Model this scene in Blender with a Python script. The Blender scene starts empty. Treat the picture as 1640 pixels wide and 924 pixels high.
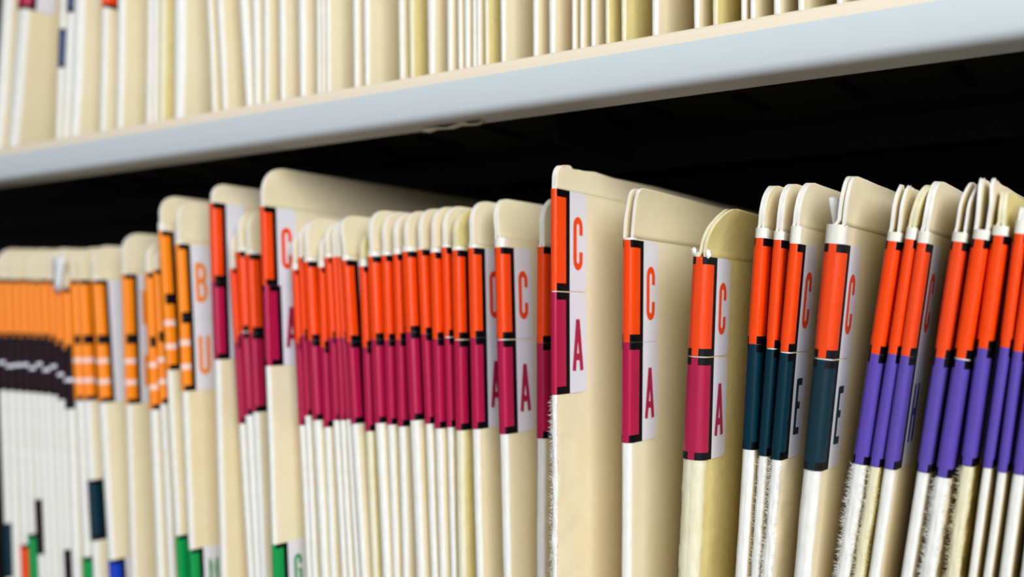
import bpy, bmesh, math, random
from mathutils import Vector, Matrix, noise

# ------------------------------------------------------------------ camera, light, exposure
S = bpy.context.scene
COL = S.collection
F = 1630.0                       # focal length in pixels of the 1640 x 924 frame
D = 0.25                         # camera to the plane of the folder spines
YAW, PITCH = math.radians(34.0), math.radians(1.86)
cam = bpy.data.cameras.new('camera')
cam.sensor_width = 36.0
cam.lens = 36.0 * F / 1640.0
cam.clip_start = 0.005
cam.dof.use_dof = True
cam.dof.focus_distance = 0.264
cam.dof.aperture_fstop = 7.6
cam_o = bpy.data.objects.new('camera', cam)
cam_o.location = (0, -D, 0)
cam_o.rotation_euler = (math.pi / 2 + PITCH, 0, YAW)
COL.objects.link(cam_o)
S.camera = cam_o

W = bpy.data.worlds.new('room_light')
W.use_nodes = True
W.node_tree.nodes['Background'].inputs[0].default_value = (0.87, 0.94, 1.0, 1)
W.node_tree.nodes['Background'].inputs[1].default_value = 0.26
S.world = W


def area(name, loc, target, size, power, color):
    l = bpy.data.lights.new(name, 'AREA')
    l.shape = 'RECTANGLE'
    l.size, l.size_y = size
    l.energy = power
    l.color = color
    o = bpy.data.objects.new(name, l)
    o.location = loc
    o.rotation_euler = (Vector(target) - Vector(loc)).to_track_quat('-Z', 'Y').to_euler()
    COL.objects.link(o)


area('aisle_ceiling_lamp', (0.85, -1.05, 0.55), (-0.2, 0, 0), (1.1, 0.8), 30.0, (0.965, 0.985, 1.0))

S.view_settings.view_transform = 'Standard'
S.view_settings.look = 'None'
S.view_settings.gamma = 1.0
S.view_settings.use_curve_mapping = False
S.view_settings.exposure = 0.0

R = cam_o.rotation_euler.to_matrix()


def at(u, v, y=0.0):
    """point of the vertical plane at depth y that the photograph shows at pixel u, v"""
    d = R @ Vector(((u - 820) / F, (462 - v) / F, -1.0))
    k = (D + y) / d.y
    return Vector((d.x * k, y, d.z * k))


# ------------------------------------------------------------------ materials
def principled(name, color, rough=0.6, spec=0.3):
    m = bpy.data.materials.new(name)
    m.use_nodes = True
    b = m.node_tree.nodes['Principled BSDF']
    b.inputs['Base Color'].default_value = (*color, 1)
    b.inputs['Roughness'].default_value = rough
    b.inputs['Specular IOR Level'].default_value = spec
    return m, m.node_tree, b


def srgb(r, g, b):
    f = lambda c: (c / 255 / 12.92) if c <= 10 else ((c / 255 + 0.055) / 1.055) ** 2.4
    return (f(r), f(g), f(b))


def paper(name, c1, c2, scale=(900, 900, 250), bump=0.15, rand=0.5, grain=0.22, rough=0.75):
    m, nt, b = principled(name, c1, rough, 0.2)
    N, L = nt.nodes, nt.links
    tc = N.new('ShaderNodeTexCoord')
    mp = N.new('ShaderNodeMapping')
    mp.inputs['Scale'].default_value = scale
    L.new(tc.outputs['Object'], mp.inputs['Vector'])
    nz = N.new('ShaderNodeTexNoise')
    nz.inputs['Scale'].default_value = 1.0
    nz.inputs['Detail'].default_value = 4
    L.new(mp.outputs[0], nz.inputs['Vector'])
    big = N.new('ShaderNodeTexNoise')
    big.inputs['Scale'].default_value = 55
    big.inputs['Detail'].default_value = 3
    L.new(tc.outputs['Object'], big.inputs['Vector'])
    oi = N.new('ShaderNodeObjectInfo')
    mx = N.new('ShaderNodeMix'); mx.data_type = 'RGBA'
    mx.inputs['A'].default_value = (*c1, 1)
    mx.inputs['B'].default_value = (*c2, 1)
    ma = N.new('ShaderNodeMath'); ma.operation = 'MULTIPLY_ADD'
    L.new(oi.outputs['Random'], ma.inputs[0])
    ma.inputs[1].default_value = rand
    mb = N.new('ShaderNodeMath'); mb.operation = 'MULTIPLY_ADD'
    L.new(big.outputs['Fac'], mb.inputs[0]); mb.inputs[1].default_value = 0.8; mb.inputs[2].default_value = -0.2
    L.new(mb.outputs[0], ma.inputs[2])
    L.new(ma.outputs[0], mx.inputs['Factor'])
    out = mx.outputs['Result']
    mul = N.new('ShaderNodeMix'); mul.data_type = 'RGBA'; mul.blend_type = 'MULTIPLY'
    mul.inputs['Factor'].default_value = grain
    rp = N.new('ShaderNodeValToRGB')
    rp.color_ramp.elements[0].position = 0.3; rp.color_ramp.elements[0].color = (0.6, 0.58, 0.52, 1)
    rp.color_ramp.elements[1].position = 0.65
    L.new(nz.outputs['Fac'], rp.inputs[0])
    L.new(out, mul.inputs['A']); L.new(rp.outputs[0], mul.inputs['B'])
    L.new(mul.outputs['Result'], b.inputs['Base Color'])
    bp = N.new('ShaderNodeBump')
    bp.inputs['Strength'].default_value = bump
    bp.inputs['Distance'].default_value = 0.0003
    L.new(nz.outputs['Fac'], bp.inputs['Height'])
    L.new(bp.outputs[0], b.inputs['Normal'])
    return m


def print_mat(name, color, rough=0.34, spec=0.3, var=0.12):
    m, nt, b = principled(name, color, rough, spec)
    N, L = nt.nodes, nt.links
    tc = N.new('ShaderNodeTexCoord')
    mp = N.new('ShaderNodeMapping'); mp.inputs['Scale'].default_value = (1500, 1500, 300)
    nz = N.new('ShaderNodeTexNoise'); nz.inputs['Scale'].default_value = 1; nz.inputs['Detail'].default_value = 3
    L.new(tc.outputs['Object'], mp.inputs[0]); L.new(mp.outputs[0], nz.inputs['Vector'])
    hs = N.new('ShaderNodeHueSaturation')
    hs.inputs['Color'].default_value = (*color, 1)
    ma = N.new('ShaderNodeMath'); ma.operation = 'MULTIPLY_ADD'
    L.new(nz.outputs['Fac'], ma.inputs[0]); ma.inputs[1].default_value = var * 2; ma.inputs[2].default_value = 1 - var
    L.new(ma.outputs[0], hs.inputs['Value'])
    L.new(hs.outputs[0], b.inputs['Base Color'])
    bp = N.new('ShaderNodeBump'); bp.inputs['Strength'].default_value = 0.04; bp.inputs['Distance'].default_value = 0.0003
    L.new(nz.outputs['Fac'], bp.inputs['Height']); L.new(bp.outputs[0], b.inputs['Normal'])
    return m


M_SIDE = paper('manila_card', srgb(244, 233, 205), srgb(240, 223, 180), scale=(300, 300, 300), bump=0.03, rand=0.55, grain=0.08)
M_YELLOW = paper('yellowed_manila_card', srgb(236, 222, 160), srgb(228, 208, 132), scale=(300, 300, 300), bump=0.08, rand=0.4)
M_EDGE = paper('worn_card_edge', srgb(243, 243, 240), srgb(237, 234, 224), bump=0.35, rand=0.35)
M_EDGEY = paper('worn_yellow_card_edge', srgb(240, 236, 212), srgb(226, 214, 165), bump=0.5, rand=0.35)
M_TAPE = paper('translucent_tape_on_card', srgb(243, 241, 233), srgb(240, 234, 214), bump=0.05, rand=0.3, rough=0.35)
M_WHITE = print_mat('label_white', srgb(232, 231, 240), 0.35, 0.4, 0.03)
M_BLACK = print_mat('label_black', srgb(5, 5, 12), 0.5, 0.12, 0.1)
M_STRIPE = print_mat('label_stripe', srgb(250, 214, 196), 0.4, 0.3, 0.05)
COLORS = dict(
    red=print_mat('label_red_orange', srgb(247, 70, 4)),
    maroon=print_mat('label_maroon', srgb(178, 20, 70)),
    teal=print_mat('label_dark_teal', srgb(2, 44, 58), 0.4, 0.2),
    violet=print_mat('label_violet', srgb(92, 72, 168)),
    orange=print_mat('label_light_orange', srgb(255, 140, 14)),
    brown=print_mat('label_dark_brown', srgb(34, 16, 24), 0.5, 0.12),
    green=print_mat('label_green', srgb(8, 150, 72)),
    blue=print_mat('label_blue', srgb(10, 62, 190)),
    navy=print_mat('label_navy', srgb(50, 66, 110)),
)
M_PAPERWHITE = paper('white_sheet', srgb(246, 247, 250), srgb(240, 241, 246), scale=(200, 200, 200), bump=0.03, rand=0.1)

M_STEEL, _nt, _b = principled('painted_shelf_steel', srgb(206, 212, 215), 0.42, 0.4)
_tc = _nt.nodes.new('ShaderNodeTexCoord'); _n = _nt.nodes.new('ShaderNodeTexNoise')
_n.inputs['Scale'].default_value = 420; _n.inputs['Detail'].default_value = 3
_bp = _nt.nodes.new('ShaderNodeBump'); _bp.inputs['Strength'].default_value = 0.03; _bp.inputs['Distance'].default_value = 0.0004
_nt.links.new(_tc.outputs['Object'], _n.inputs['Vector']); _nt.links.new(_n.outputs['Fac'], _bp.inputs['Height'])
_nt.links.new(_bp.outputs[0], _b.inputs['Normal'])
M_SHADEDSTEEL, _nt, _b = principled('shaded_inner_steel', srgb(26, 27, 29), 0.6, 0.15)  # inner steel like the lip's, with the under-shelf shade put into its colour
M_LIP_REFLECTION, _nt, _b = principled('lip_warm_reflection', srgb(238, 224, 200), 0.4, 0.4)  # warm reflection of the folders on the steel lip, painted as cream
M_SLOT, _nt, _b = principled('punched_slot', (0.004, 0.004, 0.004), 0.9, 0.05)

# thin clear plastic
M_CLEAR, _nt, _b = principled('clear_label_protector', (0.25, 0.25, 0.25), 0.12, 0.5)
_b.inputs['Alpha'].default_value = 0.03


# ------------------------------------------------------------------ object helpers
def link(name, verts, faces, mats, mi=None, parent=None, smooth=True):
    me = bpy.data.meshes.new(name)
    me.from_pydata(verts, [], faces)
    for m in (mats if isinstance(mats, (list, tuple)) else [mats]):
        me.materials.append(m)
    if mi:
        me.polygons.foreach_set('material_index', mi)
    if smooth:
        me.polygons.foreach_set('use_smooth', [True] * len(me.polygons))
    me.update()
    o = bpy.data.objects.new(name, me)
    COL.objects.link(o)
    if parent:
        o.parent = parent
    return o


def empty(name, loc, label, cat, group=None):
    o = bpy.data.objects.new(name, None)
    o.empty_display_size = 0.01
    COL.objects.link(o)
    o.location = loc
    o['label'] = label; o['category'] = cat
    if group:
        o['group'] = group
    return o


def box(x0, x1, y0, y1, z0, z1):
    v = [(x, y, z) for z in (z0, z1) for y in (y0, y1) for x in (x0, x1)]
    f = [(0, 2, 3, 1), (4, 5, 7, 6), (0, 1, 5, 4), (2, 6, 7, 3), (0, 4, 6, 2), (1, 3, 7, 5)]
    return v, f


def sstep(a, b, x):
    t = min(1, max(0, (x - a) / (b - a)))
    return t * t * (3 - 2 * t)


# ------------------------------------------------------------------ shelving
SH_X0, SH_X1 = -0.95, 0.32
DECK_Z = 0.0725                   # top of the upper shelf
FLOOR_Z = -0.205                  # top of the lower shelf
BACK_Y = 0.285

unit = empty('shelving_unit', (-0.3, 0.1, FLOOR_Z), 'grey painted steel shelving unit holding both rows of file folders', 'shelves')


def lip_profile():
    """outline of the lip in (y, z); the first points are its top edge, coloured as a warm reflection"""
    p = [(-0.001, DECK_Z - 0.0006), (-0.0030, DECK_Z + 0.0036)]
    for i in range(6):            # rounded top edge, reflection put into its cream colour
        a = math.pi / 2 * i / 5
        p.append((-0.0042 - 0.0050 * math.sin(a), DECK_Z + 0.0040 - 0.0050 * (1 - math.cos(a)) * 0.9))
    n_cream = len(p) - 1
    p.append((-0.0100, 0.0703))
    zb = 0.0606
    for i in range(7):            # rounded lower edge
        a = math.pi / 2 * i / 6
        p.append((-0.0072 - 0.0028 * math.cos(a), zb + 0.0028 - 0.0028 * math.sin(a)))
    p += [(-0.0052, zb), (-0.0046, zb + 0.0007), (0.0034, zb + 0.0004), (0.0039, zb + 0.0009),
          (0.0034, zb + 0.0014), (-0.0020, zb + 0.0018), (-0.0020, DECK_Z - 0.0012)]
    return p, n_cream


def build_shelf(dz, detail, dy=0.0):
    ox, oy, oz = unit.location
    oy -= dy
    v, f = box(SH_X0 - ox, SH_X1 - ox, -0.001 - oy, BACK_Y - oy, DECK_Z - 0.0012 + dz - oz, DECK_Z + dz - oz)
    deck = link('shelf_deck', v, f, M_SHADEDSTEEL, parent=unit, smooth=False)
    p, nc = lip_profile()
    n = len(p)
    vs = []
    for x in (SH_X0, SH_X1):
        vs += [(x - ox, y - oy, z + dz - oz) for y, z in p]
    fs = [(i, (i + 1) % n, n + (i + 1) % n, n + i) for i in range(n)]
    fs += [tuple(range(n))[::-1], tuple(range(n, 2 * n))]
    lip = link('shelf_lip', vs, fs, [M_STEEL, M_LIP_REFLECTION], [1 if i < nc else 0 for i in range(n)] + [0, 0], parent=deck)
    lip.data.set_sharp_from_angle(angle=math.radians(40))
    if detail:
        zz = DECK_Z - 0.0012 - oz
        for i in range(14):       # punched slots under the deck
            x = -0.055 - 0.032 * i
            vv, ff = box(x - 0.0016 - ox, x + 0.0016 - ox, 0.052 - oy, 0.078 - oy, zz - 0.0008, zz + 0.0004)
            link('slot', vv, ff, M_SLOT, parent=deck, smooth=False)
        for x in (-0.175,):       # divider clip hanging under the deck
            vv, ff = box(x - 0.0006 - ox, x + 0.0006 - ox, 0.035 - oy, 0.09 - oy, zz - 0.012, zz)
            link('divider_clip', vv, ff, M_SHADEDSTEEL, parent=deck, smooth=False)
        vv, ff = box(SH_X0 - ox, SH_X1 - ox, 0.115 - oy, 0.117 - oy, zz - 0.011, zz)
        link('stiffening_rib', vv, ff, M_SHADEDSTEEL, parent=deck, smooth=False)


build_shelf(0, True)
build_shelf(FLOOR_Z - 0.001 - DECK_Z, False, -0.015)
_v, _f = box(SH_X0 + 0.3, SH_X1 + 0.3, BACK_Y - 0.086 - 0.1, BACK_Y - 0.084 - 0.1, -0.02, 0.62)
link('back_panel', _v, _f, M_SHADEDSTEEL, parent=unit, smooth=False)


_v, _f = box(-4, 4, -3, 3, -1.32, -1.3)
_fl = link('floor', _v, _f, paper('floor_carpet', srgb(70, 64, 56), srgb(88, 80, 70), scale=(90, 90, 90), bump=0.1), smooth=False)
_fl['kind'] = 'structure'
_v, _f = box(-4, 4, 0.30, 0.32, -1.3, 1.6)
_fl = link('wall_back', _v, _f, paper('wall_paint', srgb(205, 203, 196), srgb(210, 208, 202), scale=(60, 60, 60), bump=0.05), smooth=False)
_fl['kind'] = 'structure'


# ------------------------------------------------------------------ letters as thickened strokes (height 1)
def arc(cx, cy, rx, ry, a0, a1, n=8):
    return [(cx + rx * math.cos(math.radians(a0 + (a1 - a0) * i / n)), cy + ry * math.sin(math.radians(a0 + (a1 - a0) * i / n))) for i in range(n + 1)]


G = {
    'C': (0.34, [[(0.285, 0.66)] + arc(0.17, 0.82, 0.115, 0.125, 0, 180) + arc(0.17, 0.18, 0.115, 0.125, 180, 360) + [(0.285, 0.34)]]),
    'G': (0.34, [[(0.285, 0.66)] + arc(0.17, 0.82, 0.115, 0.125, 0, 180) + arc(0.17, 0.18, 0.115, 0.125, 180, 360) + [(0.285, 0.48), (0.17, 0.48)]]),
    'A': (0.38, [[(0.045, 0), (0.185, 0.97)], [(0.335, 0), (0.195, 0.97)], [(0.09, 0.26), (0.29, 0.26)]]),
    'E': (0.32, [[(0.055, 0), (0.055, 1)], [(0.03, 0.945), (0.3, 0.945)], [(0.03, 0.52), (0.25, 0.52)], [(0.03, 0.055), (0.3, 0.055)]]),
    'U': (0.36, [[(0.055, 1)] + arc(0.18, 0.18, 0.125, 0.125, 180, 360) + [(0.305, 1)]]),
    'H': (0.36, [[(0.055, 0), (0.055, 1)], [(0.305, 0), (0.305, 1)], [(0.055, 0.52), (0.305, 0.52)]]),
    'L': (0.32, [[(0.055, 1), (0.055, 0)], [(0.03, 0.055), (0.3, 0.055)]]),
    'B': (0.36, [[(0.055, 0), (0.055, 1)], [(0.03, 0.945), (0.17, 0.945)] + arc(0.18, 0.74, 0.12, 0.205, 90, -90) + [(0.05, 0.535)],
                 [(0.17, 0.535)] + arc(0.18, 0.295, 0.13, 0.24, 90, -90) + [(0.03, 0.055)]]),
    'M': (0.44, [[(0.05, 0), (0.06, 1), (0.22, 0.35), (0.38, 1), (0.39, 0)]]),
}


def letter_quads(ch, sw=0.13):
    w, strokes = G[ch]
    quads = []
    for p in strokes:
        nrm = []
        for i in range(len(p)):
            a = Vector(p[max(i - 1, 0)]); b = Vector(p[min(i + 1, len(p) - 1)])
            t = (b - a).normalized()
            nrm.append(Vector((-t.y, t.x)) * sw / 2)
        for i in range(len(p) - 1):
            a, b = Vector(p[i]), Vector(p[i + 1])
            quads.append([a + nrm[i], b + nrm[i + 1], b - nrm[i + 1], a - nrm[i]])
    return w, quads


# ------------------------------------------------------------------ the file folder
SC0, SC1, SC2 = 0.0059, 0.0079, 0.0172     # half widths on a label: colour, black bracket, white
DEPTH = 0.172


class Folder:
    """local frame: z up the spine from the shelf, y into the shelf, x across; h(z) half thickness"""

    def __init__(s, root, zl0, h0, zl1, h1, rng):
        s.root, s.zl0, s.h0, s.zl1, s.h1, s.rng = root, zl0, h0, zl1, h1, rng
        s.rough = 0.0
        s.shift = 0.0
        s.upper = False
        s.half = SC0             # half width of the coloured middle of this folder's labels
        s.flare = 0.0            # unseen bulge of the left cover, added to block light in the gap
        s.seed = rng.random() * 100

    def h(s, z):
        k = (z - s.zl1) / (s.zl0 - s.zl1)
        if k < 0:
            return max(0.0006, s.h1 * (0.72 + 0.28 * (z / s.zl1)))
        return max(0.0006, s.h1 + (s.h0 - s.h1) * min(1.3, k))

    def wob(s, z):
        """slow sideways waviness of the spine, none on the labels' upper end"""
        k = max(0.0, (s.zl1 - z) / s.zl1) if s.zl1 > 0 else 0.0
        return 0.0003 * noise.noise(Vector((s.seed, z * 22, 0))) + s.shift * k ** 1.7

    def P(s, a, z, off=0.0):
        """surface point at arc distance a from the spine's middle (positive to the right)"""
        h = s.h(z); rc = min(0.0024, h * 0.8)
        q = abs(a); sg = 1 if a >= 0 else -1
        if q <= h - rc:
            x, y, nx, ny = q, 0.0, 0.0, -1.0
        elif q <= h - rc + rc * math.pi / 2:
            t = (q - (h - rc)) / rc
            nx, ny = math.sin(t), -math.cos(t)
            x, y = h - rc + rc * nx, rc + rc * ny
        else:
            x, y, nx, ny = h, rc + q - (h - rc + rc * math.pi / 2), 1.0, 0.0
        fl = s.flare * sstep(0.003, 0.026, y) * s.fade(z) if sg < 0 else 0.0
        return Vector((sg * (x + nx * off) - fl + s.wob(z), y + ny * off, z))

    def fade(s, z):
        return sstep(0.21, 0.08, z) if s.upper else sstep(0.02, 0.12, z)

    def ring(s, z):
        h = s.h(z); rc = min(0.0024, h * 0.8)
        e = h - rc; b = rc * math.pi / 2
        q = [0, e * 0.5, e] + [e + b * i / 4 for i in (1, 2, 3, 4)] + [e + b + d for d in (0.0018, 0.0045, 0.008, 0.012, 0.017, 0.024, 0.04, 0.09, DEPTH - rc)]
        return [-x for x in q[:0:-1]] + q

    def body(s, ztop, fine, mats):
        root = s.root
        zs = [0.0, 0.03]
        z = 0.06
        step = 0.0012 if fine else 0.006
        while z < ztop - step * 0.6:
            zs.append(z); z += step
        zs.append(ztop)
        vs, fs, mi = [], [], []
        n = None
        for z in zs:
            r = s.ring(z); n = len(r)
            fade = sstep(s.zl1 + 0.0002, s.zl1 - 0.004, z) if False else (1.0 if z < s.zl1 - 0.0008 else 0.0)
            for a in r:
                p = s.P(a, z)
                if s.rough and p.y < 0.012 and fade:
                    q = Vector((a * 900, z * 500, s.seed))
                    am = s.rough * fade
                    d = noise.noise(q) * 0.6 + noise.noise(Vector((a * 250, z * 120, s.seed + 7))) * 0.9
                    sg = -1 if a < 0 else 1
                    p = p + Vector((sg * abs(a) / (abs(a) + 0.0006) * d * am, -abs(d) * am * 0.7, 0))
                vs.append(p)
        for j in range(len(zs) - 1):
            for i in range(n - 1):
                k = j * n + i
                fs.append((k, k + 1, k + n + 1, k + n))
                mi.append(1 if 8 < i < n - 10 else 0)
            fs.append((j * n + n - 1, j * n, (j + 1) * n, (j + 1) * n + n - 1)); mi.append(0)
        fs.append(tuple(range(n))[::-1]); mi.append(0)
        m = (len(zs) - 1) * n
        fs.append(tuple(range(m, m + n))); mi.append(0)
        o = link('cover', vs, fs, mats, mi, root)
        o.data.set_sharp_from_angle(angle=math.radians(60))
        return o

    def tabs(s, z0, ztop, bend, open_, mats, radius=0.0075, ragged=0.0, side=0.0):
        H = ztop - z0
        r = min(radius, H * 0.75)
        ys = [0, 0.0006, 0.0015, 0.003, 0.005, 0.008, 0.012, 0.018, 0.03, 0.06, 0.11, DEPTH]
        nz = 15
        rng = s.rng
        for sd in (-1, 1):
            ph = rng.random() * 50
            outer, inner = [], []
            th = 0.00055 + rng.random() * 0.00025
            for j in range(nz):
                k = j / (nz - 1)
                k = 1 - (1 - k) ** 1.5
                z = z0 + H * k
                zc = ztop - r
                yf = 0.0005 + (r - math.sqrt(max(0, r * r - (z - zc) ** 2)) if z > zc else 0)
                base = s.h(z0)
                for yy in ys:
                    y = yf + yy * (DEPTH - yf) / DEPTH
                    pinch = sstep(-0.0006, 0.0004, z - z0) * sstep(0.07, 0.014, y)
                    end = max(th * 1.05, open_)
                    tp = 0.4 + 0.6 * math.sin(math.pi * min(1, k * 0.9 + 0.1))
                    hh = base + (min(end, base) - base) * pinch
                    hh = max(th * 1.02, hh)
                    c = bend * k * k * sstep(0.09, 0.004, y) + s.wob(z0)
                    c += 0.0005 * noise.noise(Vector((ph if open_ > 0.0014 else s.seed, z * 160, y * 70))) * k
                    zt = z
                    if j >= nz - 2:
                        zt += ragged * noise.noise(Vector((ph, y * 900, 3.3))) - (0.0006 if ragged else 0) * rng.random()
                    x = c + sd * hh + side * max(0.0, base - max(end, th * 1.05)) * pinch
                    if sd < 0:
                        x -= s.flare * sstep(0.003, 0.026, y) * (1 - 0.4 * k)
                    outer.append(Vector((x, y, zt)))
                    inner.append(Vector((x - sd * th, y + 0.0000, zt)))
            n = len(ys)
            N0 = len(outer)
            vs = outer + inner
            fs, mi = [], []
            for j in range(nz - 1):
                for i in range(n - 1):
                    a = j * n + i
                    q = (a, a + 1, a + n + 1, a + n)
                    fs.append(q if sd > 0 else q[::-1]); mi.append(0)
                    q = (N0 + a, N0 + a + n, N0 + a + n + 1, N0 + a + 1)
                    fs.append(q if sd > 0 else q[::-1]); mi.append(0)
                a = j * n
                q = (a, a + n, N0 + a + n, N0 + a)
                fs.append(q if sd > 0 else q[::-1]); mi.append(1)
            for i in range(n - 1):
                a = (nz - 1) * n + i
                q = (a, a + 1, N0 + a + 1, N0 + a)
                fs.append(q if sd > 0 else q[::-1]); mi.append(1)
                q = (i + 1, i, N0 + i, N0 + i + 1)
                fs.append(q if sd > 0 else q[::-1]); mi.append(1)
            o = link('tab_sheet', vs, fs, mats, mi, s.root)
            o.data.polygons.foreach_set('use_smooth', [m == 0 for m in mi])
            o.data.update()

    def strip(s, name, aw, z0, z1, off, mat, parent, corner=0.0):
        """U-shaped strip wrapped round the spine"""
        h = s.h((z0 + z1) / 2); rc = min(0.0024, h * 0.8); e = h - rc; b = rc * math.pi / 2
        q = [0, e] + [e + b * i / 4 for i in (1, 2, 3, 4)] + [max(aw - 0.004, aw * 0.8), aw - 0.0015, aw - 0.0005, aw]
        q = sorted(set(x for x in q if 0 <= x <= aw))
        aa = [-x for x in q[:0:-1]] + q
        vs = []
        for lev in (0, 1):
            for a in aa:
                t = max(0, abs(a) - (aw - 0.002)) / 0.002
                ins = corner * (1 - math.sqrt(max(0, 1 - t * t)))
                z = (z0 + ins) if lev == 0 else (z1 - ins)
                vs.append(s.P(a, z, off))
        n = len(aa)
        fs = [(i, i + 1, n + i + 1, n + i) for i in range(n - 1)]
        return link(name, vs, fs, mat, None, parent)

    def label(s, z0, z1, color, off=0.00022, stripes=(), letter=None, aoff=0.0, name='colour_label'):
        SC0 = s.half
        SC1 = SC0 + 0.002
        SC2 = SC1 + 0.0093
        h = s.h((z0 + z1) / 2); rc = min(0.0024, h * 0.8); e = h - rc; b = rc * math.pi / 2
        hz = z1 - z0
        bar = hz * 0.075
        arm = 0.0009
        br = [0, arm, SC0, SC1, SC2 - 0.0018, SC2 - 0.0007, SC2 - 0.0002, SC2, e] + [e + b * i / 4 for i in (1, 2, 3, 4)]
        q = sorted(set(round(x, 6) for x in br if 0 <= x <= SC2))
        aa = [-x for x in q[:0:-1]] + q
        zz = [z0, z0 + bar, z1 - bar, z1]
        for (f0, f1) in stripes:
            zz += [z0 + hz * f0, z0 + hz * f1]
        zz = sorted(zz)
        n = len(aa)
        vs, fs, mi = [], [], []
        zm = (z0 + z1) / 2
        for z in zz:
            for a in aa:
                t = max(0, abs(a) - (SC2 - 0.0018)) / 0.0018
                ins = 0.0018 * (1 - math.sqrt(max(0, 1 - t * t)))
                z_ = z
                if z == z0: z_ = z + ins
                if z == z1: z_ = z - ins
                vs.append(s.P(a + aoff, z_, off))
        for j in range(len(zz) - 1):
            zc = (zz[j] + zz[j + 1]) / 2
            fz = (zc - z0) / hz
            st = any(f0 < fz < f1 for f0, f1 in stripes)
            for i in range(n - 1):
                k = j * n + i
                fs.append((k, k + 1, k + n + 1, k + n))
                ac = abs((aa[i] + aa[i + 1]) / 2)
                if ac > SC1: m = 2
                elif ac > SC0: m = 1
                elif ac > arm and (zc < z0 + bar or zc > z1 - bar): m = 1
                elif st: m = 2 if color == 'brown' else 3
                else: m = 0
                mi.append(m)
        lab = link(name, vs, fs, [COLORS[color], M_BLACK, M_WHITE, M_STRIPE], mi, s.root)
        if letter:
            w, quads = letter_quads(letter)
            lh = hz * 0.53
            ac = (SC1 + SC2) / 2 - 0.0002
            lv, lf = [], []
            for qd in quads:
                i0 = len(lv)
                for p in qd:
                    lv.append(s.P(ac + (p.x - w / 2) * lh * 0.98 + aoff, zm - lh * 0.53 + p.y * lh, off + 0.00006))
                lf.append((i0, i0 + 1, i0 + 2, i0 + 3))
            link('letter', lv, lf, COLORS[color], None, lab, smooth=False)
        return lab

    def fibres(s, z0, z1, count, mat):
        rng = s.rng
        vs, fs = [], []
        for _ in range(count):
            z = z0 + (z1 - z0) * rng.random()
            h = s.h(z)
            a = rng.choice((-1, -1, 1)) * h * rng.uniform(0.55, 1.25)
            p = s.P(a, z, 0.0)
            ang = rng.uniform(-1.2, 1.2)
            L = rng.uniform(0.0003, 0.0016)
            d = Vector((math.copysign(1, a) * math.cos(ang) * 0.8, -0.5 * rng.random(), math.sin(ang))).normalized()
            d2 = (d + Vector((rng.uniform(-.7, .7), rng.uniform(-.4, .2), rng.uniform(-.7, .7)))).normalized()
            w = Vector((0, 0, 1)).cross(d)
            w = (w if w.length > 0.1 else Vector((1, 0, 0))).normalized() * 0.00003
            wz = Vector((0, 0, 0.00003))
            b0, b1, b2 = p, p + d * L * 0.6, p + d * L * 0.6 + d2 * L * 0.5
            i0 = len(vs)
            vs += [b0 - wz, b0 + wz, b1 + wz, b1 - wz, b2]
            fs += [(i0, i0 + 1, i0 + 2, i0 + 3), (i0 + 3, i0 + 2, i0 + 4)]
        o = link('frayed_fibres', vs, fs, mat, None, s.root)
        o['kind'] = 'stuff'


def geometry(top, bot, y, base_z):
    (u0, w0, v0), (u1, w1, v1) = top, bot
    a0, b0, a1, b1 = at(u0, v0, y), at(u0 + w0, v0, y), at(u1, v1, y), at(u1 + w1, v1, y)
    c0, c1 = (a0 + b0) / 2, (a1 + b1) / 2
    ang = math.atan2(c0.x - c1.x, c0.z - c1.z)
    cs = math.cos(ang)
    return (base_z, c0, c1, ang, (c0.z - base_z) / cs, (c1.z - base_z) / cs, c0.x - math.tan(ang) * (c0.z - base_z),
            (b0.x - a0.x) / 2 * cs, (b1.x - a1.x) / 2 * cs)


def spread(wish, half, gap=0.0001):
    """positions closest to the wished ones, left to right, that keep neighbours from overlapping"""
    off = [0.0]
    for i in range(1, len(wish)):
        off.append(off[-1] + half[i - 1] + half[i] + gap)
    blocks = []
    for w, o in zip(wish, off):
        blocks.append([w - o, 1])
        while len(blocks) > 1 and blocks[-2][0] > blocks[-1][0]:
            m, n = blocks.pop()
            p = blocks[-1]
            p[0] = (p[0] * p[1] + m * n) / (p[1] + n); p[1] += n
    flat = [m for m, n in blocks for _ in range(n)]
    return [f + o for f, o in zip(flat, off)]


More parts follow.
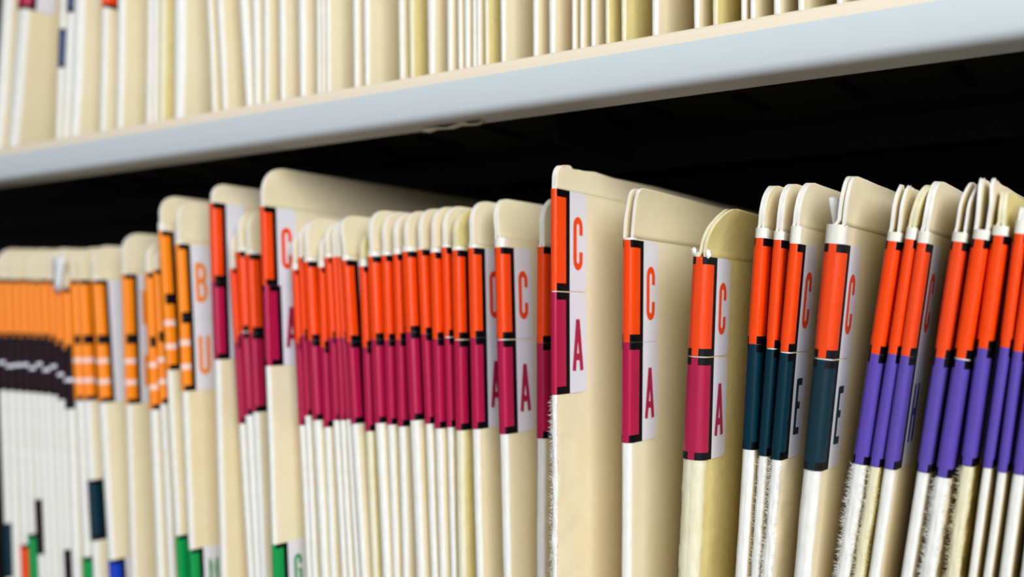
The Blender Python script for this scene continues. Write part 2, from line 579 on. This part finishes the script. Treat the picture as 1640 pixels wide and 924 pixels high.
def make_folder(label, group, top, bot, y, tab_v=None, mid_v=None, colors=None, rng=None, **k):
    """top / bot: (left u, width u, v) of the spine in the photograph at the upper and lower end of its labels"""
    base_z, c0, c1, ang, zl0, zl1, xb, h0, h1 = geometry(top, bot, y, k.get('base', FLOOR_Z))
    (u0, w0, v0), (u1, w1, v1) = top, bot
    if 'top_x' in k:
        ang = math.atan2(k['top_x'] - c1.x, k['height'] * math.cos(ang))
        xb = c1.x - math.tan(ang) * (c1.z - base_z)
    root = empty('file_folder', (xb, y, base_z), label, 'folder', group)
    root.rotation_euler = (0, ang, 0)
    fo = Folder(root, zl0, h0, zl1, h1, rng)
    fo.shift = k.get('shift', 0.0)
    fo.upper = 'top_x' in k
    fo.half = k.get('half', SC0)
    fo.flare = k.get('flare', 0.0)
    yel = k.get('yellow', False)
    mats = [M_YELLOW if yel else M_SIDE, M_EDGEY if yel else M_EDGE]
    fo.rough = k.get('rough', 0.0001)

    def zl(v):                       # photograph row -> height on the spine
        t = (v - v0) / (v1 - v0)
        p = at(u0 + w0 / 2 + (u1 + w1 / 2 - u0 - w0 / 2) * t, v, y)
        return (p.z - base_z) / math.cos(ang)

    if tab_v is None:                # plain folder, top far outside the frame
        fo.body(k['height'], k.get('fine', False), mats)
        ztab = None
    else:
        band = k.get('band', 0.0)
        fo.body(zl0 + band, k.get('fine', False), mats)
        fo.tabs(zl0 + band, zl(tab_v), k.get('bend', 0.0), k.get('open', 0.0), mats, k.get('radius', 0.0075), k.get('ragged', 0.0), k.get('side', 0.0))
        if band:
            fo.strip('tape', fo.h(zl0) * 1.15 + 0.0016, zl0 - 0.001, zl0 + band + 0.0002, 0.00015, M_TAPE, root)
    if colors:
        zm = zl(mid_v)
        lets = k.get('letters', (None, None))
        st = k.get('stripes', ((), ()))
        fo.label(zm + k.get('joint', 0.0002), zl0, colors[0], letter=lets[0], stripes=st[0])
        fo.label(zl1, zm - k.get('joint', 0.0002), colors[1], letter=lets[1], stripes=st[1], aoff=k.get('aoff', 0.0))
        if k.get('clear'):
            fo.strip('label_protector', 0.0186, zl1 - 0.0008, zl0 + band + 0.0002, 0.00045, M_CLEAR, root, 0.0018)
    for (va, vb, cname, let) in k.get('extra', ()):
        fo.label(zl(vb), zl(va), cname, letter=let)
    if k.get('fuzz'):
        fo.fibres(max(0.04, zl1 - 0.06), zl1 - 0.0005, int(k['fuzz'] * 1.4), mats[1])
    return root


# ------------------------------------------------------------------ lower row, from the right end of the photograph
RED, MAR, TEA, VIO, ORA, BRO = 'red', 'maroon', 'teal', 'violet', 'orange', 'brown'
LOW = 'file folders on the lower shelf'
CV, CE, CA, BU, BX = (RED, VIO), (RED, TEA), (RED, MAR), (ORA, ORA), (ORA, BRO)
UST = ((), ((0.29, 0.37), (0.62, 0.7)))
XST = ((), ((0.46, 0.52),))
OE = dict(radius=0.006)
rows = [
    # top(u, w, v)      bottom(u, w, v)     y      tab  mid    colours options label
    ((1705, 20, 372), (1654, 20, 758), 0.0, 300, 570, CV, dict(), 'red and violet labelled folder cut off at the lower right corner of the photo'),
    ((1675, 22, 372), (1622, 20, 760), 0.0, 300, 570, CV, dict(), 'red and violet labelled folder, second from the right end of the lower row'),
    ((1650, 16, 372), (1596.5, 14, 756), 0.0, 305, 563, CV, dict(), 'thin red and violet labelled folder, third from the right end of the lower row'),
    ((1624, 18, 374), (1574, 14, 749), 0.0, 330, 556, CV, dict(band=0.0028), 'red and violet labelled folder, fourth from the right end of the lower row'),
    ((1588, 25, 377), (1537.6, 22, 746), 0.0, 300, 558, CV, dict(band=0.002, bend=-0.0008, rough=0.0006, fine=True, fuzz=500, yellow=True, ragged=0.0005), 'folder with shredded yellowish spine, red and violet labels, tab bent left'),
    ((1556.6, 26, 383), (1497, 25, 764), -0.001, 279, 574.6, CV, dict(band=0.002, open=0.0022, bend=-0.0012, rough=0.0005, fine=True, fuzz=700, ragged=0.0006), 'frayed white-spined folder with red and violet labels and split open tab'),
    ((1523, 24, 387), (1467, 21, 756), 0.0, 286, 573, CV, dict(band=0.002, clear=True, open=0.0012, side=0.3, bend=0.0005), 'smooth violet labelled folder in clear sleeve, right of the dark gap'),
    ((1468, 18, 389), (1414, 20, 751), 0.0, 283, 570, CV, dict(band=0.0026, letters=('C', 'H'), side=0.4, clear=True, radius=0.010), 'smooth-spined violet labelled folder left of the dark gap, its tab rounded'),
    ((1449, 16, 383), (1392, 18, 747), 0.0, 290, 567, CV, dict(band=0.0026, bend=0.0012, rough=0.00035, fine=True, fuzz=500, yellow=True), 'thin violet labelled folder in the middle of three, tab leaning right'),
    ((1419, 22, 386), (1364, 24, 743), 0.0, 291, 567, CV, dict(band=0.002, bend=-0.0006, open=0.0012, rough=0.0005, fine=True, fuzz=800, ragged=0.0006), 'leftmost violet labelled folder, furry frayed white spine'),
    ((1318, 33, 390), (1285, 30, 753), -0.002, 276, 574.6, CE, dict(band=0.0045, letters=('C', 'E'), side=1.0, clear=True, open=0.001, fine=True), 'wide folder with clear sleeved red C and dark teal E labels'),
    ((1263, 17, 390), (1233.5, 18, 736), -0.001, 286, 564, CE, dict(band=0.0042, letters=('C', 'E'), rough=0.0006, fine=True, fuzz=500, radius=0.009), 'rough-spined teal labelled folder, rightmost of the three thin ones'),
    ((1238, 16, 384), (1214, 15, 730), 0.0, 288, 558, CE, dict(band=0.002, rough=0.0003, fine=True, fuzz=150, radius=0.009), 'thin teal labelled folder, middle one of the three thin ones'),
    ((1208, 18, 381), (1187, 20, 719.5), 0.0, 291, 551, CE, dict(band=0.0024, fine=True, radius=0.009), 'thin teal labelled folder, leftmost of the three thin ones'),
    ((1108, 27, 411), (1089, 37, 736), -0.001, 329, 571, CA, dict(letters=('C', 'A'), side=0.35, bend=0.0042, yellow=True, open=0.0009, rough=0.0003, fine=True, clear=True, radius=0.012), 'thick yellowish folder with red C and maroon A labels, tab bent right'),
    ((996, 17, 384), (994, 17, 709), -0.001, 301, 548, CA, dict(letters=('C', 'A'), band=0.0004, open=0.0016, bend=0.0022, fine=True, radius=0.002), 'folder with red C and maroon A labels and square double-sheet tab'),
    ((882, 9, 302), (882.6, 9, 632), -0.012, 261, 466.5, CA, dict(letters=('C', 'A'), ragged=0.0008, rough=0.0006, fine=True, fuzz=500, radius=0.004), 'tall pulled-out folder with red C and maroon A labels and torn top corner'),
    ((859.6, 13, 395), (858, 14, 702), 0.0, 314, 549.5, CA, dict(), 'narrow red and maroon labelled folder half hidden behind the tall torn one'),
    ((790, 16, 396), (798, 14, 695), -0.001, 314, 544, CA, dict(letters=('C', 'A'), band=0.0026, side=-0.6, bend=-0.0016), 'folder with open red C, maroon A side label and bulging rounded tab'),
    ((748, 14, 397), (755, 13, 687), 0.0, 319, 541, CA, dict(letters=('C', 'A'), band=0.0008), 'last folder at the right end of the packed maroon run'),
    ((722, 15, 400.6), (727.6, 14, 689), 0.0, 333, 544, CA, dict(band=0.001, yellow=True), 'yellowish second folder from the right in the packed maroon run'),
    ((706, 11, 396), (714, 10, 684), 0.001, 327, 540, CA, dict(band=0.0006), 'third folder from the right in the packed maroon run'),
    ((687.5, 12, 404), (695, 12, 686), 0.0, 328, 543, CA, dict(band=0.001), 'white-edged fourth folder from the right in the packed maroon run'),
    ((666.5, 13, 400), (679, 11, 678.6), 0.0, 331, 535, CA, dict(), 'fifth folder from the right in the packed maroon run'),
    ((641.6, 17, 403), (654, 15, 673), -0.001, 335, 532, CA, dict(band=0.0014), 'wide sixth folder from the right in the packed maroon run'),
    ((627.6, 11, 407), (636, 11, 683), 0.0, 338, 544, CA, dict(band=0.0014), 'seventh folder from the right in the packed maroon run'),
    ((609, 12, 409), (618.6, 11, 680), 0.0, 336, 545, CA, dict(band=0.001), 'eighth folder from the right in the packed maroon run'),
    ((586, 15, 411), (599, 13, 677.5), -0.001, 334, 544, CA, dict(band=0.0014), 'ninth folder from the right in the packed maroon run'),
    ((574, 10, 426.6), (584, 11, 690.5), 0.0, 370, 556, CA, dict(band=0.002, yellow=True, bend=-0.0006), 'low tenth folder from the right in the packed maroon run'),
    ((545, 11, 417), (561, 11, 678.6), -0.001, 341, 547.6, CA, dict(band=0.0014, bend=-0.002), 'eleventh from the right in the maroon run, its tab creased'),
    ((537, 8, 411), (552.5, 8, 672), 0.0, 345, 541, CA, dict(), 'twelfth folder from the right in the packed maroon run'),
    ((530, 7, 411.5), (543, 8, 673), 0.0, 348, 541, CA, dict(), 'very thin thirteenth folder from the right in the packed maroon run'),
    ((518, 10, 412.5), (532, 9, 673), 0.0, 352, 541, CA, dict(band=0.001), 'fourteenth folder from the right in the packed maroon run'),
    ((508, 9, 428), (517, 10, 684), 0.0, 370, 556, CA, dict(band=0.002), 'low fifteenth folder from the right in the packed maroon run'),
    ((484, 14, 419), (498.5, 12, 673), -0.001, 347, 545.5, CA, dict(band=0.001), 'wide rounded sixteenth folder from the right in the packed maroon run'),
    ((476, 8, 412.5), (486.5, 9, 665.6), 0.0, 352, 537, CA, dict(), 'seventeenth folder from the right in the packed maroon run'),
    ((466, 9, 432), (478, 8, 681), 0.0, 365, 550, CA, dict(band=0.002), 'leftmost low folder of the packed maroon run'),
    ((415, 8, 331), (424, 7.5, 586), -0.006, 265, 457, CA, dict(letters=('C', 'A'), aoff=0.0012, radius=0.010, extra=((872, 965, 'green', 'G'),)), 'tallest folder left of the packed maroon run, green label near its foot'),
    ((391, 12, 407), (402.5, 10, 660), 0.0, 336, 534, CA, dict(band=0.001), 'right one of two low maroon labelled folders beside the tallest folder'),
    ((374, 15, 403), (390, 11, 665), 0.0, 336, 532, CA, dict(band=0.001), 'left one of two low maroon labelled folders beside the tallest folder'),
    ((367, 6, 430), (381, 8, 678.6), 0.0, 366, 548, CA, dict(), 'low maroon labelled folder mostly hidden left of the two short ones'),
    ((333, 10, 325), (341, 9, 576), -0.003, 293, 451, CA, dict(radius=0.006), 'tall folder with red and maroon labels beside the light orange B folder'),
    ((279, 8.5, 391), (289, 9, 626.5), -0.003, 320, 509.5, BU, dict(letters=('B', 'U'), stripes=UST, band=0.001, extra=((880, 965, 'green', 'M'),)), 'folder with light orange B and striped U labels showing'),
    ((253, 7, 370), (265, 7.5, 593), -0.003, 312, 479, BU, dict(stripes=UST, band=0.003, extra=((858, 945, 'green', None),)), 'tall folder with light orange labels left of the B folder'),
    ((243, 9, 432), (254, 9, 647), 0.0, 395, 540, BU, dict(stripes=UST), 'thin low light orange folder directly left of the tall light orange one'),
    ((230, 10, 437), (238, 11, 656), 0.0, 385, 548, BU, dict(stripes=UST), 'second low light orange folder left of the tall light orange one'),
    ((193, 7, 439), (200, 7, 647), 0.006, 372, 543.6, BU, dict(stripes=UST, letters=('B', 'U'), band=0.001), 'round-topped light orange folder standing apart from the run at the far left'),
    ((144, 11, 449), (156, 11, 645), 0.008, 392, 544.5, BU, dict(stripes=UST, band=0.001, extra=((897, 990, 'blue', None),)), 'light orange folder with a blue label near its foot'),
    ((122, 10, 449), (132, 10, 642), 0.008, 395, 544.5, BU, dict(stripes=UST, extra=((769, 866, 'teal', None),)), 'light orange folder with a dark teal label low on its spine'),
    ((108, 13, 449), (117, 13, 642), 0.008, 397, 544.5, BU, dict(stripes=UST, extra=((892, 985, 'green', None),)), 'light orange folder just left of the one with a low teal label'),
    ((95, 12, 462), (102, 13, 655), 0.008, 397, 560, BX, dict(stripes=XST), 'low folder at the right end of the dark brown labelled run'),
    ((84, 10, 452), (91, 10, 640), 0.008, 397, 552, BX, dict(stripes=XST, extra=((880, 960, 'brown', None),)), 'second folder from the right in the dark brown labelled run'),
    ((72, 11, 449), (80, 10, 633), 0.008, 396, 545, BX, dict(stripes=XST), 'third folder from the right in the dark brown labelled run'),
    ((60, 11, 448), (68, 10, 631), 0.008, 398, 542, BX, dict(stripes=XST), 'fourth folder from the right in the dark brown labelled run'),
    ((49, 10, 449), (57, 10, 630), 0.008, 398, 542, BX, dict(stripes=XST), 'fifth folder from the right in the dark brown labelled run'),
    ((38, 10, 448), (46, 10, 629), 0.008, 397, 541, BX, dict(stripes=XST, extra=((800, 888, 'brown', None),)), 'dark brown labelled folder with another brown label low down'),
    ((26, 11, 447), (33, 11, 628), 0.008, 398, 541, BX, dict(stripes=XST, extra=((855, 945, 'green', None),)), 'dark brown labelled folder with a green label low down'),
    ((14, 11, 448), (21, 11, 627), 0.008, 397, 540, BX, dict(stripes=XST, extra=((872, 960, 'red', None),)), 'dark brown labelled folder with a red label low down'),
    ((2, 11, 447), (8, 11, 626), 0.008, 397, 540, BX, dict(stripes=XST), 'dark brown labelled folder, second from the left edge of the photo'),
    ((-10, 11, 447), (-4, 11, 625), 0.008, 397, 540, BX, dict(stripes=XST, extra=((838, 925, 'teal', None),)), 'dark brown labelled folder at the left edge, teal label low down'),
]
def flares(gg):
    """how far each folder of a left-to-right row may bulge towards its left neighbour"""
    r = [0.003]
    for a, b in zip(gg, gg[1:]):
        g0 = (b[1].x - b[7]) - (a[1].x + a[7]); g1 = (b[2].x - b[8]) - (a[2].x + a[8])
        r.append(min(0.010, max(0.0, 0.55 * min(g0, g1))))
    return r


by_row = []
geo = [geometry(r[0], r[1], r[2], FLOOR_Z) for r in rows][::-1]
feet = spread([g[6] for g in geo], [g[8] * 0.72 / math.cos(g[3]) for g in geo])
bulge = flares(geo)[::-1]
shifts = [(f - g[6]) * math.cos(g[3]) for f, g in zip(feet, geo)][::-1]
for i, (t, b, y, tv, mv, cols, opt, lab) in enumerate(rows):
    opt = dict(opt, shift=shifts[i], flare=bulge[i])
    if opt.get('stripes') is XST:
        q = 0.05 * math.sin(i * 2.7)
        opt['stripes'] = ((), ((0.45 + q, 0.51 + q),))
    opt['half'] = {11: 0.0038, 7: 0.0048, 14: 0.0056, 18: 0.0048, 37: 0.0042, 41: 0.0044, 42: 0.0037, 43: 0.0042, 46: 0.0046}.get(i, 0.0040 if 19 <= i <= 36 else (0.0056 if i < 19 else 0.0050))
    opt['joint'] = 0.00018 if i in (10, 11, 12, 14, 16, 18, 21, 20, 5, 39) else 0.00004
    f = 0.88 if 19 <= i <= 36 else (0.86 if i in (44, 45) or i >= 47 else 0.94)
    t, b = (t[0], t[1] * f, t[2]), (b[0], b[1] * f, b[2])
    by_row.append(make_folder(lab, LOW, t, b, y, tv, mv, cols, random.Random(100 + i), **opt))

# ------------------------------------------------------------------ upper row: (left u, spine width u, shift of the upper end, options)
UP = 'file folders on the upper shelf'
upper = [
    (-14, 12, 14, {}), (8, 16, 17, {}), (87, 7, 8, {}), (97, 9, 9, {}), (108, 14, 8, {}), (158, 8, 4, {}), (184, 10, 2, {}), (232, 8, 2, {}), (243, 6, 1, {}), (253, 8, 1, dict(yellow=True)),
    (275, 16, 0, {}), (338, 6, -4, {}), (354, 9, -18, {}), (391, 11, -14, {}), (405, 9, -4, {}), (421, 8, -1, {}), (446, 9, -2, {}), (477, 11, -3, {}),
    (507, 5, -2, {}), (514, 5, -2, {}), (522, 6, -2, {}), (565, 8, -2, {}), (582, 9, -3, {}), (638, 8, -3, {}), (655, 8, -3, dict(yellow=True)),
    (683, 12, -3, {}), (715, 9, -2, {}), (733, 6, -2, {}), (743, 8, -2, {}), (757, 4, -1, {}), (763, 6, -1, {}), (776, 6, -2, dict(yellow=True)),
    (801, 8, -2, {}), (852, 9, -1, {}), (878, 11, -2, {}), (915, 6, -1, {}), (928, 6, -1, {}), (945, 8, -1, {}), (969, 7, -1, dict(yellow=True)), (993, 9, -1, dict(yellow=True)),
    (1042, 12, -1, {}), (1109, 11, -1, {}), (1140, 10, -1, dict(yellow=True)), (1185, 8, 0, {}), (1200, 9, 0, {}), (1236, 13, 0, {}), (1277, 12, 0, {}), (1338, 12, 0, {}),
    (1379, 10, 0, {}), (1412, 12, 0, {}), (1445, 14, 0, {}), (1480, 14, 0, {}),
]
ordn = ['first', 'second', 'third', 'fourth', 'fifth', 'sixth', 'seventh', 'eighth', 'ninth', 'tenth', 'eleventh', 'twelfth', 'thirteenth',
        'fourteenth', 'fifteenth', 'sixteenth', 'seventeenth', 'eighteenth', 'nineteenth', 'twentieth', 'twenty-first', 'twenty-second',
        'twenty-third', 'twenty-fourth', 'twenty-fifth', 'twenty-sixth', 'twenty-seventh']
n_up = len(upper)
ugeo = []
for i, (u, w, du, opt) in enumerate(upper):
    vb = 97 - 0.169 * (u - 800)
    ugeo.append(geometry((u + du, w, vb - 220), (u, w, vb), 0.0035, DECK_Z + 0.001))
u_bulge = flares(ugeo)
u_top = spread([g[1].x + math.tan(g[3]) * (DECK_Z + 0.235 - g[1].z) for g in ugeo], [g[7] for g in ugeo])
for i, (u, w, du, opt) in enumerate(upper):
    vb = 97 - 0.169 * (u - 800)
    nxt = upper[i + 1][0] if i + 1 < n_up else u + 40
    wide = 'broad cream side showing' if nxt - u > 40 else ('narrow side showing' if nxt - u > 18 else 'only its thin spine showing')
    if opt.get('yellow'):
        wide = 'yellowed, ' + wide
    half = i < n_up // 2
    pos = (ordn[i] + ' from the left end') if half else (ordn[n_up - 1 - i] + ' from the right end')
    if pos.startswith('first'):
        pos = pos.replace('first from', 'at')
    lab = 'upper shelf folder, ' + pos + ', ' + wide
    opt = dict(opt)
    ext = {2: ((46, 108, 'navy', None),), 3: ((-70, 20, 'navy', None),), 5: ((-70, 12, 'red', None),), 1: ((-70, 14, 'maroon', None),)}.get(i, ())
    make_folder(lab, UP, (u + du, w, vb - 220), (u, w, vb), 0.0035, rng=random.Random(500 + i),
                base=DECK_Z + 0.001, height=0.235, top_x=u_top[i], flare=0.8 * u_bulge[i], extra=ext, fine=600 < u < 1400, rough=0.00025 if 600 < u else 0.0001, **opt)

# ------------------------------------------------------------------ small things
def ribbon(name, pts, thick, mat, parent=None, smooth=True):
    """thin sheet through a grid of points (rows of equal length) with a real thickness"""
    nr, nc = len(pts), len(pts[0])
    flat = [Vector(p) for r in pts for p in r]
    nrm = []
    for j in range(nr):
        for i in range(nc):
            du = flat[j * nc + min(i + 1, nc - 1)] - flat[j * nc + max(i - 1, 0)]
            dv = flat[min(j + 1, nr - 1) * nc + i] - flat[max(j - 1, 0) * nc + i]
            n = du.cross(dv)
            nrm.append(n.normalized() if n.length > 1e-12 else Vector((0, -1, 0)))
    vs = [p + n * thick / 2 for p, n in zip(flat, nrm)] + [p - n * thick / 2 for p, n in zip(flat, nrm)]
    N0 = nr * nc
    fs = []
    for j in range(nr - 1):
        for i in range(nc - 1):
            a = j * nc + i
            fs += [(a, a + 1, a + nc + 1, a + nc), (N0 + a, N0 + a + nc, N0 + a + nc + 1, N0 + a + 1)]
    rim = [i for i in range(nc)] + [j * nc + nc - 1 for j in range(1, nr)] + [(nr - 1) * nc + i for i in range(nc - 2, -1, -1)] + [j * nc for j in range(nr - 2, 0, -1)]
    for a, b in zip(rim, rim[1:] + rim[:1]):
        fs.append((b, a, N0 + a, N0 + b))
    return link(name, vs, fs, mat, None, parent, smooth)


# white slip of paper poking up beside the wide C E folder
slip = []
for v, dx in ((400, 0), (372, 0), (352, -3), (330, -7), (318, -9)):
    row = []
    for q in range(6):
        p = at(1337 + dx + (16 - dx * 0.4) * q / 5, v - (2 if q in (1, 2) and v == 318 else 0), 0.0035)
        row.append((p.x, 0.0028 + 0.0006 * q * q / 5, p.z))
    slip.append(row)
o = ribbon('paper_slip', slip, 0.00015, M_PAPERWHITE)
o['label'] = 'small white paper slip poking up beside the tab of the wide folder labelled C E'
o['category'] = 'paper'

# shred of old tape hanging from the lip of the upper shelf
tape = []
for k in range(9):
    u = 676 + (778 - 676) * k / 8
    row = []
    for q in range(3):
        v = 213 - 0.152 * (u - 676) - 9 * q / 2 * (0.6 + 0.4 * math.sin(k * 1.7)) + 1.5 * math.sin(k * 2.1)
        if k == 0:
            v = 211 - 3 * q
        row.append(at(u, v, 0.0022 - 0.0018 * q))
    tape.append(row)
o = ribbon('tape_shred', tape, 0.00012, M_TAPE)
o['label'] = 'shred of old torn tape hanging under the lip of the upper shelf'
o['category'] = 'tape'

# torn white tufts at the front of the thick yellowish folder's tab, torn flap on the low brown labelled folder
def tuft(u, v, y, r, seed, parent):
    bm = bmesh.new()
    bmesh.ops.create_icosphere(bm, subdivisions=3, radius=r)
    for w in bm.verts:
        n = noise.noise(w.co * 900 + Vector((seed, 0, 0))) * 0.55 + noise.noise(w.co * 2600 + Vector((0, seed, 0))) * 0.35
        w.co *= 1 + n
        w.co.z *= 1.5
        w.co.y *= 0.7
    inv = parent.matrix_basis.inverted()
    p = at(u, v, y)
    for w in bm.verts:
        w.co = inv @ (w.co + p)
    me = bpy.data.meshes.new('torn_tuft')
    bm.to_mesh(me); bm.free()
    me.materials.append(M_EDGE)
    me.polygons.foreach_set('use_smooth', [True] * len(me.polygons))
    o = bpy.data.objects.new('torn_tuft', me)
    COL.objects.link(o)
    o.parent = parent


tuft(1111, 402, 0.0, 0.00068, 3.1, by_row[14])
tuft(1117, 407, 0.0004, 0.00060, 8.2, by_row[14])
tuft(1134, 406, -0.0004, 0.00068, 5.7, by_row[14])
flap = []
for v, a, b in ((412, 84, 103), (425, 85, 102), (440, 87, 99), (452, 86, 98), (466, 87, 97)):
    row = []
    for q in range(4):
        p = at(a + (b - a) * q / 3, v, 0.0062 - 0.0004 * math.sin(q * 1.3 + v))
        row.append(by_row[50].matrix_basis.inverted() @ p)
    flap.append(row)
o = ribbon('torn_flap', flap, 0.0003, M_PAPERWHITE, by_row[50])
